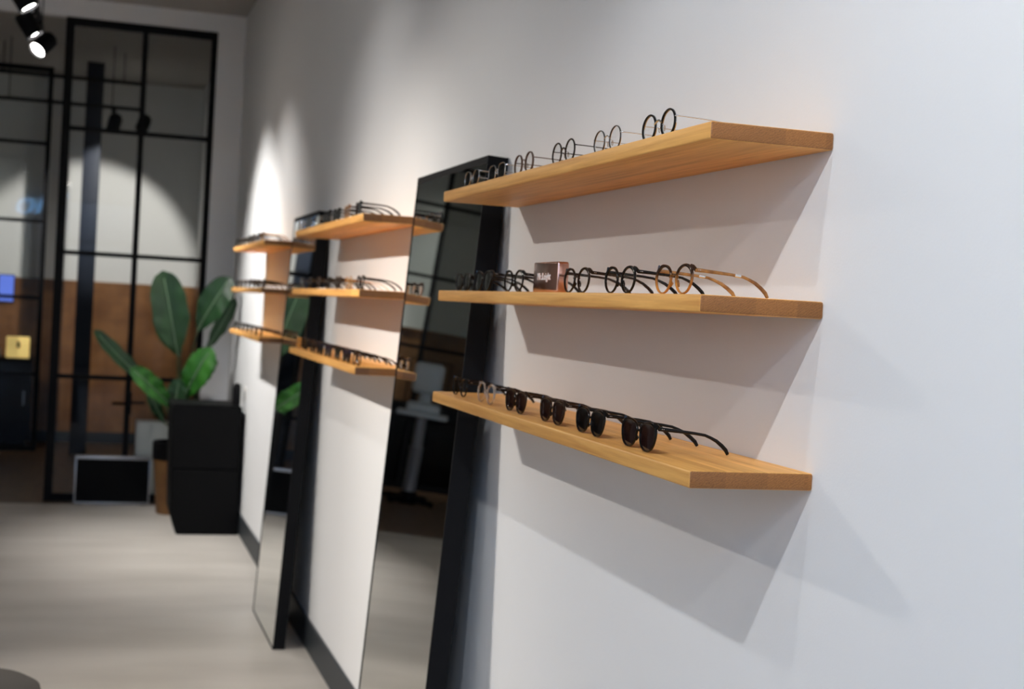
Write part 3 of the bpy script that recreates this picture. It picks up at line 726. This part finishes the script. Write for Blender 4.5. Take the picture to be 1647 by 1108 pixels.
t = thing('black_case', 'low black case with a silver edge standing before the glazed partition', 'case', (0, 11.665, 0))
q = MB(); x0, x1, h, d = -1.165, -.585, .385, .11
q.box((x0+.008, .006, .012), (x1-.008, d, h-.012), M_BLACKBOX); q.build('body', t, False)
q = MB()
for a, c in (((x0, 0, h-.022), (x1, d, h)), ((x0, 0, .008), (x1, d, .022)), ((x0, .0005, .022), (x0+.012, d-.0005, h-.022)), ((x1-.012, .0005, .022), (x1, d-.0005, h-.022))): q.box(a, c, M_ALU, .002)
q.build('edge_profile', t)
for xx in (x0+.05, x1-.05):
    q = MB(); q.box((xx-.02, .02, 0), (xx+.02, d-.02, .01), M_BLACK); q.build('foot', t, False)
q = MB(); q.box((-.70, 11.96, .0), (-.42, 12.2, .64), M_WHITEBOX, .004); tag(q.build('storage_box', None), 'plain white box behind the glass next to the plant pot', 'box')

# plant
POT = Vector((-.425, 11.30, 0))
t = thing('potted_plant', 'large leaved green plant in a brown pot behind the black cabinet', 'plant', POT)
q = MB(); q.lathe([(.118, 0), (.124, .006), (.158, .40), (.163, .405), (.163, .42), (.152, .42), (.148, .38)], M_POT, n=36, cap=False)
q.add([(.118*math.cos(2*PI*k/36), .118*math.sin(2*PI*k/36), .002) for k in range(36)], [tuple(range(36))], M_POT)
q.build('pot', t)
q = MB(); q.lathe([(.166, .42), (.170, .425), (.172, .555), (.166, .56), (.155, .56), (.150, .45)], M_BLACK, n=36, cap=False); q.build('pot_rim', t)
q = MB(); q.lathe([(.152, .50), (.10, .515), (.0, .52)], M_SOIL, n=36, cap=False); q.build('soil', t)
def leaf(base, tip, width, M, bow=(0, -.06, .02), roll=0.0, fold=.18, root=None, droop=0.0):
    """blade from base to tip (shop coordinates, z above floor); face turned to the shop"""
    B, Tp = Vector(base)-POT, Vector(tip)-POT; ax = Tp-B; Ln = ax.length; ax.normalize()
    face = Vector((math.sin(roll), -math.cos(roll), .25)); side = ax.cross(face).normalized(); nrm = side.cross(ax).normalized()
    q = MB(); nu, nv = 22, 10; vs = []; fs = []; mid = []
    for i in range(nu+1):
        u = i/nu
        w = width*.5*min(1, (u+.012)/.42)**.75*(1-.10*max(0, u-.5))
        if u > .66: w *= math.sqrt(max(.0004, 1-((u-.66)/.34)**2))
        c = B+ax*(Ln*u)+Vector(bow)*(4*u*(1-u)*.5)+Vector((0, 0, -droop))*(u**2)
        mid.append(c+nrm*.004)
        for j in range(nv+1):
            v = -1+2*j/nv
            p = c+side*(w*v)+nrm*(-abs(v)*w*fold*-1.0)+nrm*(.006*math.sin(u*26+v*3)*abs(v))
            vs.append(p)
    for i in range(nu):
        for j in range(nv): a = i*(nv+1)+j; fs.append((a, a+1, a+nv+2, a+nv+1))
    o_ = len(vs); vs += [v-nrm*.0016 for v in vs[:]]; fs += [tuple(k+o_ for k in reversed(f)) for f in fs[:]]
    q.add(vs, fs, M); o = q.build('leaf', t)
    q = MB(); q.sweep([m_+nrm*.001 for m_ in mid[:-2]], [(.009*(1-.75*i/nu), .004) for i in range(nu-1)], M_VEIN, 6); q.build('midrib', o)
    r0 = Vector(root if root else (POT.x+random.uniform(-.05, .05), POT.y+random.uniform(-.05, .05), .50))-POT
    q = MB(); k1 = r0.lerp(B, .5)+Vector((0, 0, .08)) ; k1.x = r0.x*.6+B.x*.4; k1.y = r0.y*.5+B.y*.5
    pts = []
    for i in range(13):
        s = i/12; pts.append(r0*(1-s)**2+k1*2*s*(1-s)+B*s*s)
    q.sweep(pts, [(.013*(1-.5*i/12),)*2 for i in range(13)], M_STEM, 10); q.build('stalk', o)
Z = ZF
leaf((-.455, 11.10, Z-.26), (-.600, 11.05, Z+.375), .27, M_LEAF, bow=(0, -.06, 0), roll=.05)
leaf((-.43, 11.22, Z-.275), (-.60, 11.30, Z+.10), .20, M_LEAF, bow=(-.02, -.04, 0), roll=.25)
leaf((-.315, 11.12, Z-.075), (-.095, 11.02, Z+.355), .22, M_LEAF, bow=(-.02, -.08, .02), roll=-.25)
leaf((-.235, 11.20, Z-.22), (-.045, 11.10, Z+.20), .12, M_LEAF, bow=(0, -.03, 0), roll=.5)
leaf((-.395, 11.02, Z-.59), (-.215, 10.95, Z-.185), .20, M_LEAFB, bow=(-.03, -.06, .01), roll=-.15)
leaf((-.28, 11.00, Z-.50), (-.165, 11.00, Z-.28), .05, M_LEAFB, bow=(0, -.02, 0), roll=.6)
leaf((-.47, 11.02, Z-.66), (-.80, 10.92, Z-.36), .155, M_LEAFB, bow=(-.02, -.05, .03), roll=.3, fold=.30)
leaf((-.62, 11.22, Z-.52), (-1.075, 11.16, Z-.10), .12, M_LEAF, bow=(-.02, -.05, -.02), roll=.4, fold=.30)
leaf((-.47, 11.05, Z-.72), (-.44, 10.97, Z-.43), .15, M_LEAF, bow=(0, -.05, 0), roll=-.2)
leaf((-.52, 11.3, Z-.80), (-.66, 11.2, Z-.55), .10, M_LEAF, bow=(0, -.03, 0), roll=.4)

# pouf at the lower left corner
q = MB(); q.lathe([(.0, 0), (.21, 0), (.225, .012), (.23, .05), (.23, .40), (.222, .432), (.19, .450), (.0, .452)], M_POUF, n=48, cap=False)
o = q.build('stool', None); o.location = (-1.430, 4.78, 0); tag(o, 'dark round upholstered stool cut off at the lower left corner', 'stool')

# neon sign hung in the shop window behind the viewer, mirrored in the far panes
fc = bpy.data.curves.new('neon_sign', 'FONT'); fc.body = 'ony.'; fc.size = .75; fc.extrude = .01; fc.shear = .3
fo = bpy.data.objects.new('neon_sign', fc); COL.objects.link(fo); fc.materials.append(M_NEON)
fo.location = (-2.80, FRONT_Y+.06, 3.30-.1); fo.rotation_euler = (PI/2, 0, 0); fo = text_mesh(fo)
tag(fo, 'blue neon script in the shop window, seen only as a reflection in the far panes', 'neon sign')
